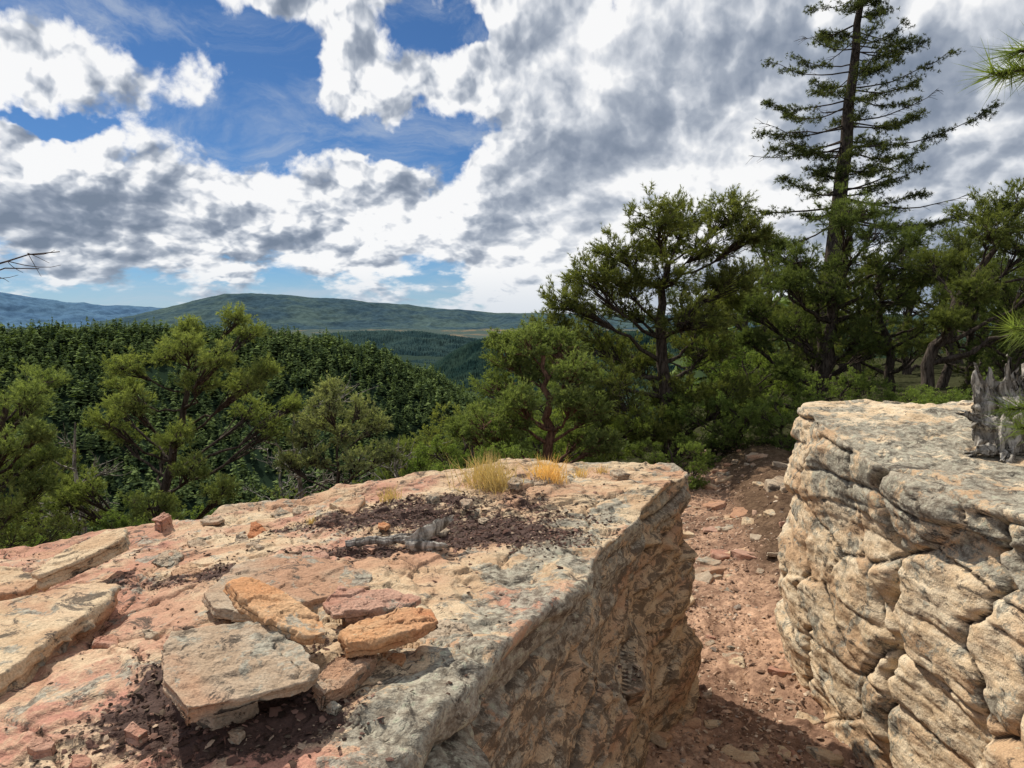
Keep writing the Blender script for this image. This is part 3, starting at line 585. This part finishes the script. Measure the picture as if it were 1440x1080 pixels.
left1=[(-33,14,.75,1),(-7,17,.75,4),(-31,26,1.,5),(-2,20,.85,.4),(-21,32,1.1,2),(-9,28,1.1,3),(-35,32,1.2,.3),(3,24,1.,2.2),(-30,40,1.3,1),(-14,38,1.2,1),(-3,34,1.2,5),(-25,44,1.2,3),(-17,50,1.3,4)]
left2=[(-27,18,.6,.5),(-26,34,1.2,.2),(-5,24,.9,2),(-17,28,.9,4),(-11,45,1.4,1),(-34,48,1.4,3),(-22,50,1.4,5),(0,42,1.3,2),(-37,20,.8,1)]
left3=[(-9,11.5,.5,1),(-4,11,.6,3),(-26,11,.42,.2),(0,13,.75,1),(-6,13.5,.65,4),(4,15,.85,2),(-20,13,.42,5),(-32,9.5,.42,3),(-36,8,.45,1),(8,17,.9,1),(-17,12,.36,0)]
P_=lambda L:[pol(*a) for a in L]
G='pinyon and juniper trees covering the rim'
place('pinyon_tree',V1,'pin',L_pin,'dark green bushy pinyon pine in the rim woodland',P_(right1+left1),'tree',G,31)
place('pinyon_tree',V2,'pin',L_pin,'upright dark pinyon pine in the rim woodland',P_(right2+left2),'tree',G,32)
place('juniper_tree',V3,'jun',L_jun,'bright green bushy juniper on the canyon slope',P_(left3),'tree',G,33)
place('oak_shrub',V4,'leaf',L_oak,'leafy green oak shrub beside the trail',P_([(-2,8.5,.7,1),(2.5,10,.6,2),(-6,9,.65,3),(6,10.5,.7,4),(15.3,11.,.55,5),(18,13.5,.7,1),(17.2,10.6,.4,3),(-10.5,9,.45,2),(12,11.5,.6,3),(-24,10,.55,1),(-29,8.5,.5,2),(31,9,.5,4),(36,8,.5,1),(24,11.5,.55,5),(16.5,15,.9,0),(28,10.5,.5,3),(12.6,9.,.38,1),(20,10.5,.42,2),(33.5,10,.55,2)]),'shrub','oak shrubs under the trees',34)
print('generic',time.time()-T0)
# far forest on the canyon slopes
def forest(n):
    az=rs.uniform(-50,22,n*2); r_=np.sqrt(rs.uniform(52**2,500**2,n*2)); x=r_*np.sin(np.radians(az)); y=r_*np.cos(np.radians(az))
    extra=n//4; az2=rs.uniform(-40,3,extra); r2_=rs.uniform(385,440,extra); x=np.concatenate([x,r2_*np.sin(np.radians(az2))]); y=np.concatenate([y,r2_*np.cos(np.radians(az2))])
    a3=rs.uniform(-12,8,n//4); r3_=rs.uniform(500,800,n//4); x=np.concatenate([x,r3_*np.sin(np.radians(a3))]); y=np.concatenate([y,r3_*np.cos(np.radians(a3))])
    keep=fbm(st3(x,y,0*x)/25.,3)>-.5; return x[keep],y[keep]
x,y=forest(12500); z=gh(x,y); n=len(x); H=rs.lognormal(1.62,.36,n).clip(2.,10.); nb=26
rnd_=rs.rand(n)<.7; H[rnd_]*=.8
f=np.linspace(.10,.95,nb)[None]+rs.uniform(-.08,.08,(n,nb)); an=rs.uniform(0,6.28,(n,nb)); pw=np.where(rnd_,.38,.65)[:,None]
R0=(H*np.where(rnd_,rs.uniform(.28,.46,n),rs.uniform(.19,.32,n)))[:,None]*(1.03-f).clip(0.02)**pw*rs.uniform(.4,1.4,(n,nb))
ax=st3(x,y,z)[:,None,:]+(rs.normal(0,.06,(n,1,3))*H[:,None,None]*f[:,:,None])*np.array([1,1,0]); hz=(H[:,None]*f)
o=np.stack([np.cos(an),np.sin(an),0*an],-1); sd=np.stack([-np.sin(an),np.cos(an),0*an],-1)
tip=ax+o*R0[...,None]; tip[...,2]+=hz-.1*R0
up_=ax+0*o; up_=up_.copy(); up_[...,2]+=hz+.07*H[:,None]
s1=ax+o*(R0*.45)[...,None]+sd*(R0*.5)[...,None]; s1[...,2]+=hz
s2=ax+o*(R0*.45)[...,None]-sd*(R0*.5)[...,None]; s2[...,2]+=hz
V=np.stack([up_,s1,tip,s2],2).reshape(-1,3); F=np.arange(len(V)).reshape(-1,4)
tt=np.clip(rs.normal(.30,.32,n)+.2*rnd_,0,1)[:,None,None]*np.ones((1,nb,4)); tt=tt+np.array([.15,0,.25,0])[None,None,:]+.3*(f[:,:,None]-.5)  # tint rises at tips and tops, painting in sunlit foliage
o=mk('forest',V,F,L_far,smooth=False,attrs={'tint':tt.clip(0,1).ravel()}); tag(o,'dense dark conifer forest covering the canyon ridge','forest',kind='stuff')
# ---------------------------------------------------------------- near pine off to the side reaching into view
acc=Acc(); base=np.array([3.95,3.3,float(gh(3.95,3.3)[0])-.05]); acc.tube([base,base+[.02,0,1.5],base+[-.05,.02,3.2],base+[0,0,5.2]],[.13,.11,.09,.03],10)
r2=np.random.RandomState(8)
for (a,tip,bend,nt) in [(3.0,W(1400,104,1.9),.15,14),(2.9,W(1432,72,1.9),.2,12),(1.9,W(1422,575,1.9),-.1,10),(2.1,W(1428,462,1.9),-.1,11),(1.7,W(1436,602,1.9),-.15,10)]:
    s=base+np.array([0,0,a-base[2]]); pts=bez(s,(s+tip)/2+np.array([0,0,bend]),tip,10); acc.tube(pts,np.linspace(.022,.004,10),6)
    for q in np.linspace(.86,1,nt):
        p=np.array([np.interp(q,np.linspace(0,1,10),pts[:,k]) for k in range(3)]); dd=(tip-pts[-2]); dd/=np.linalg.norm(dd)
        acc.tuft(p,dd+r2.normal(0,.2,3),r2.uniform(.09,.12),r2.uniform(.3,1))
finish('pine_tree',acc,base,'long',L_near,M_bark,'young pine with long bright green needles beside boulder','tree',8)
def dead(name,base,tips,seed,label,r0=.07,h=3.,nk=10,tw=1.):
    r2=np.random.RandomState(seed); acc=Acc(); base=np.array(base,float)
    tr=[base,base+[.05,.02,h*.4],base+[-.05,.05,h*.75],base+[.02,0,h]]; acc.tube(tr,[r0,r0*.75,r0*.5,r0*.2],8)
    for tip in tips:
        tip=np.array(tip); s=base+np.array([0,0,np.clip(tip[2]-base[2]-.3,.3,h*.9)]); pts=bez(s,(s+tip)/2+r2.normal(0,.08,3),tip,10); pts[1:-1]+=r2.normal(0,.02,(8,3)); acc.tube(pts,np.linspace(r0*.3*tw,.003,10),5)
        for k in range(nk):
            j=r2.randint(4,9); d=(tip-s)/np.linalg.norm(tip-s)*.8+r2.normal(0,.45,3); l=r2.uniform(.08,.26); q=bez(pts[j],pts[j]+d*l*.5+r2.normal(0,.04,3),pts[j]+d*l,5); acc.tube(q,np.array([.005,.0045,.004,.003,.002])*tw,4)
    return finish(name,acc,base,'pin',L_pin,M_bark if r0>.06 else M_dead,label,'tree',seed)
dead('dead_tree',(-4.9,5.,float(gh(-4.9,5)[0])),[W(84,354,5.),W(55,378,5.1)],3,'leafless dead tree with thin dark twigs at the rim',.09,3.6,8,.6)
for (u,v,yy,sd) in [(418,700,9.5,4),(110,720,9.,5),(395,640,13.,9),(560,700,10.5,12)]:
    p=W(u,v,yy); z0=float(gh(p[0],yy)[0]); r2=np.random.RandomState(sd)
    dead('dead_tree',(p[0],yy,z0),[np.array([p[0],yy,z0])+[r2.uniform(-.7,.7),r2.uniform(-.4,.4),r2.uniform(.8,2.3 if sd!=12 else 1.5)] for _ in range(9)],sd,'grey bare dead tree with twisted branches on the slope',.045,2.2 if sd!=12 else 1.4)
# ---------------------------------------------------------------- weathered wood: flattened split strands with fluted grain
def shard(acc,a,m_,c_,w0,w1,w2,thin,seed,face=(0,-1,0)):
    r2=np.random.RandomState(seed); n=40; S_=36; pts=bez(np.array(a,float),np.array(m_,float),np.array(c_,float),n); t=np.linspace(0,1,n)
    tg=np.gradient(pts,axis=0); tg/=np.linalg.norm(tg,axis=1)[:,None]; fc=np.array(face,float)
    ax_=np.cross(tg,fc); ax_/=np.linalg.norm(ax_,axis=1)[:,None]+1e-9; by=np.cross(tg,ax_)
    an=np.linspace(0,2*np.pi,S_,endpoint=False)
    wd=np.interp(t,[0,.35,.8,1],[w0,w1,w2,w2*.55])
    fl=1+.16*r2.normal(size=S_); fl=(fl+np.roll(fl,1))/2
    tw=t*r2.uniform(-.9,.9)
    ca,sa=np.cos(an)[None]*fl[None],np.sin(an)[None]*fl[None]
    u_=ca*wd[:,None]; v_=sa*(wd*thin)[:,None]
    U=u_*np.cos(tw)[:,None]-v_*np.sin(tw)[:,None]; Vv=u_*np.sin(tw)[:,None]+v_*np.cos(tw)[:,None]
    V=pts[:,None]+ax_[:,None]*U[...,None]+by[:,None]*Vv[...,None]
    jag=fbm(st3(np.cos(an)*1.5,np.sin(an)*1.5,0*an+seed),3)*1.6
    V+=tg[:,None]*((sstep(t,.6,1.)[:,None]*jag[None])*w2*1.3)[...,None]
    ix=acc.n+np.arange(n*S_).reshape(n,S_); nx_=np.roll(ix,-1,1)
    acc.F.append(np.stack([ix[:-1],nx_[:-1],nx_[1:],ix[1:]],-1).reshape(-1,4))
    cap=V[-1].mean(0)-tg[-1]*w2*.3; cap0=V[0].mean(0)
    acc.V.append(np.vstack([V.reshape(-1,3),cap[None],cap0[None]])); k=acc.n+n*S_
    acc.caps.append(np.stack([ix[-1],nx_[-1],np.full(S_,k)],1)); acc.caps.append(np.stack([nx_[0],ix[0],np.full(S_,k+1)],1)); acc.n+=n*S_+2
def wood(name,shards,label,base,mat,am):
    acc=Acc(); acc.caps=[]
    for i,s_ in enumerate(shards): shard(acc,*s_,seed=60+i) if len(s_)==7 else shard(acc,*s_[:7],seed=60+i,face=s_[7])
    V=np.vstack(acc.V); V=V+am*.5*np.stack([fbm(V*14+k*5,4,.6) for k in range(3)],1)
    o=mk(name,V,[np.vstack(acc.F),np.vstack(acc.caps)],mat,loc=base); tag(o,label,'wood'); return o
p=hit(602,772); q=hit(485,770)
wood('driftwood',[(q+[0,0,.012],(p+q)/2+[0,.03,.03],p+[-.03,0,.025],.010,.013,.014,.7),(p+[-.07,0,.015],p+[0,.02,.045],p+[.07,.06,.09],.018,.028,.016,.5),(p+[-.07,-.01,.012],p+[0,0,.015],p+[.07,-.03,.015],.016,.022,.012,.6),(p+[-.03,.0,.02],p+[-.02,.03,.06],p+[.03,.08,.07],.014,.018,.010,.5),(q+[.1,0,.02],q+[.2,.05,.03],q+[.25,.1,.02],.007,.008,.005,.7)],'grey weathered piece of dead wood on the boulder',tuple(p),M_stump,.016)
sp=hit(1392,632,bvR)
if sp is None: sp=np.array([2.0,3.1,1.4])
B_=lambda *a:sp+np.array(a)*1.1
wood('tree_stump',[(B_(.08,.03,-.04),B_(.04,.05,.12),B_(.0,.05,.27),.12,.10,.065,.6),(B_(.17,.04,-.04),B_(.11,.06,.14),B_(.10,.05,.30),.12,.10,.06,.6),(B_(.22,.03,-.04),B_(.21,.05,.12),B_(.20,.05,.24),.12,.11,.08,.6),
  (B_(.16,-.02,.08),B_(.02,-.03,.10),B_(-.12,-.01,.14),.08,.055,.022,.7,(0,0,1)),(B_(.18,-.03,.03),B_(.05,-.05,.03),B_(-.11,-.07,-.005),.09,.07,.035,.6,(0,0,1)),(B_(.10,-.0,.18),B_(.04,-.06,.08),B_(-.02,-.12,-.01),.06,.07,.04,.6),
  (B_(.02,-.01,.20),B_(.14,-.06,.13),B_(.30,-.09,.03),.05,.08,.07,.5,(0,-.5,1)),(B_(.28,0,-.03),B_(.28,.02,.08),B_(.33,.02,.18),.10,.10,.08,.6)],'jagged grey weathered twisted stump leaning on pale boulder',tuple(sp),M_stump,.05)
# ---------------------------------------------------------------- grass tufts
def grass(u,v,n,h,w,seed):
    p=hit(u,v); 
    if p is None: p=W(u,v,4.)
    r2=np.random.RandomState(seed); V=[];F=[];T=[]
    for i in range(n):
        b0=p+np.array([r2.normal(0,w*.22),r2.normal(0,w*.2),-.01]); d=np.array([r2.normal(0,.42),r2.normal(0,.38),1.]); d/=np.linalg.norm(d); L=h*r2.uniform(.5,1.1); s=np.array([.0016,0,0]); 
        m1=b0+d*L*.5; e=b0+d*L+np.array([d[0],d[1],-.2])*L*.2; k=len(V); V+=[b0-s,b0+s,m1+s*.8,m1-s*.8,e]; F+=[(k,k+1,k+2,k+3)]; T.append((k+3,k+2,k+4))
    o=mk('grass_tuft',V,[np.array(F),np.array(T)],L_grs,smooth=False,attrs={'tint':r2.rand(len(V))},loc=tuple(p)); tag(o,'dry golden grass tuft growing from a crack in rock','grass','dry grass tufts on the boulder')
for a in [(685,684,300,.19,.24,1),(770,675,200,.15,.16,2),(548,703,60,.09,.10,3),(815,670,40,.08,.06,4),(846,664,30,.06,.05,5),(440,735,25,.05,.05,6),(708,690,80,.10,.14,7)]: grass(*a)
# ---------------------------------------------------------------- world
S=np.array([-.52,.57,.87]); S/=np.linalg.norm(S)
w=bpy.data.worlds.new("World"); scene.world=w; w.use_nodes=True; t=w.node_tree; t.nodes.clear(); b=NB(t)
out=t.nodes.new('ShaderNodeOutputWorld'); bg=t.nodes.new('ShaderNodeBackground'); bg.inputs[1].default_value=.1
sky=b.n('ShaderNodeTexSky',sky_type='NISHITA'); sky.sun_disc=False; sky.sun_elevation=math.asin(S[2]); sky.sun_rotation=math.atan2(S[0],S[1]); sky.altitude=2000; sky.air_density=1.; sky.dust_density=.4; sky.ozone_density=2.
g_=b.n('ShaderNodeTexCoord').outputs['Generated']; sx=b.n('ShaderNodeSeparateXYZ',{0:g_}).outputs
az=b.m('ARCTAN2',sx[0],sx[1]); zc=b.m('MAXIMUM',sx[2],0.); lz=b.m('MULTIPLY',b.m('LOGARITHM',b.m('ADD',zc,.14),math.e),.42)
Q=b.n('ShaderNodeCombineXYZ',{0:az,1:lz,2:.3}).outputs[0]
wv=b.noise(Q,7.,5,.6,0.,1); wv=b.v('SUBTRACT',wv,(.5,.5,.5))
ws=b.n('ShaderNodeSeparateXYZ',{0:wv}).outputs
eld=b.m('MULTIPLY',b.m('ARCSINE',sx[2]),57.3)
Xd=b.m('ADD',b.m('MULTIPLY',az,57.3),b.m('MULTIPLY',ws[0],16.)); Yd=b.m('ADD',eld,b.m('MULTIPLY',ws[1],8.))
def ga(cx,cy,rx,ry,k):
    a=b.m('DIVIDE',b.m('SUBTRACT',Xd,cx),rx); c_=b.m('DIVIDE',b.m('SUBTRACT',Yd,cy),ry)
    return b.m('MULTIPLY',b.m('EXPONENT',b.m('MULTIPLY',b.m('ADD',b.m('MULTIPLY',a,a),b.m('MULTIPLY',c_,c_)),-1.)),k)
def bill(q):
    v1=b.n('ShaderNodeTexVoronoi',{'Vector':q,'Scale':9.5,'Detail':3.,'Roughness':.5,'Lacunarity':2.3},feature='F1').outputs[0]
    return b.m('SUBTRACT',.6,v1)
Qw=b.v('ADD',Q,b.vs(wv,.06))
nn=b.noise(Q,6.,10,.62,.1)
b0=bill(Qw); b1=bill(b.v('ADD',Qw,(-.012,.018,0.)))
d0=b.m('ADD',b.m('MULTIPLY',nn,.90),b.m('MULTIPLY',b0,.22))
rel=b.m('SUBTRACT',b0,b1)
bias=b.mr(Xd,-8.,3.,.18,.42)
for a in [(-31,20.8,8,2.2,-.38),(-19,17.6,3.6,2.8,-.33),(-11,13.3,5.5,1.1,-.42),(-4.5,20.8,2.4,.8,-.36),(-32,12.3,4,.6,-.3),(-21,13.8,3.0,1.2,-.15),(-29,16,8,2.0,.10),(-19,7.5,24,3.4,.26),(-9,17.3,6,1.8,.28),(-15,23,5,1.5,.35),(-5,2.5,10,.7,-.12),(-24,1.6,12,.5,-.1)]: bias=b.m('ADD',bias,ga(*a))
D=b.m('ADD',d0,b.m('SUBTRACT',bias,.06))
al=b.mr(D,.43,.55)
dl=b.noise(Q,3.6,1.5,.45,.2)
th=b.mr(b.m('ADD',b.m('MULTIPLY',D,.40),b.m('MULTIPLY',b.m('ADD',dl,b.m('SUBTRACT',bias,.06)),.60)),.54,.95,0.,1.,False)
rt=b.mr(Xd,-10.,6.)
soft=b.noise(b.v('MULTIPLY',Q,(1.,1.6,1.)),2.8,5,.48,.5)
br=b.m('SUBTRACT',1.06,b.m('MULTIPLY',th,b.m('ADD',.36,b.m('MULTIPLY',rt,.26))))
br=b.m('ADD',br,b.m('MULTIPLY',rel,b.m('SUBTRACT',2.0,b.m('MULTIPLY',rt,1.1))))
br=b.m('ADD',br,b.m('MULTIPLY',b.m('SUBTRACT',soft,.5),b.m('ADD',.9,b.m('MULTIPLY',rt,1.5))))
br=b.m('ADD',br,b.m('MULTIPLY',b.m('SUBTRACT',nn,.5),-.7))
for a in [(-31,5.6,7,2.2,-.30),(-17,5.8,5,1.5,-.28),(-24,3.,16,.8,-.2),(-22,10.6,18,2.0,.14),(-8,17,7,2.,.14),(-4,8.5,8,4,.10),(8,8,5,3,.12),(-8,2.5,14,.9,.15),(14,19,14,4,-.10)]: br=b.m('ADD',br,ga(*a))
cr=b.n('ShaderNodeValToRGB',{0:br}); e=cr.color_ramp.elements
e[0].position=0.; e[0].color=(.19,.235,.31,1); e[1].position=1.; e[1].color=(.97,.97,.97,1)
for p_,c_ in [(.3,(.265,.31,.39,1)),(.55,(.39,.435,.51,1)),(.8,(.68,.71,.76,1))]:
    k=e.new(p_); k.color=c_
cl=b.vs(cr.outputs[0],10.)
skc=b.mix(1.,sky.outputs[0],C(.36,.56,.76),'MULTIPLY')
veil=b.mr(b.noise(b.v('MULTIPLY',Qw,(1.,2.2,1.)),5.,6,.65,.8),.42,.75,0.,.6)
skc=b.mix(veil,skc,C(5.6,6.2,7.))
colr=b.mix(b.m('MULTIPLY',al,.97),skc,cl)
hz_=b.mr(eld,0.,4.5,.5,0.); colr=b.mix(hz_,colr,C(4.8,5.7,6.9))
t.links.new(colr,bg.inputs[0]); t.links.new(bg.outputs[0],out.inputs[0])
w.cycles.sampling_method='MANUAL'; w.cycles.sample_map_resolution=256
sl=bpy.data.lights.new('sun','SUN'); sl.energy=5.0; sl.angle=math.radians(.5); sl.color=(1,.94,.83); so=bpy.data.objects.new('sun',sl); COL.objects.link(so)
so.rotation_euler=Vector(S).to_track_quat('Z','Y').to_euler(); so.location=(-20,20,40)
scene.view_settings.view_transform='Standard'; scene.view_settings.look='None'; scene.view_settings.exposure=0
print('done',time.time()-T0)
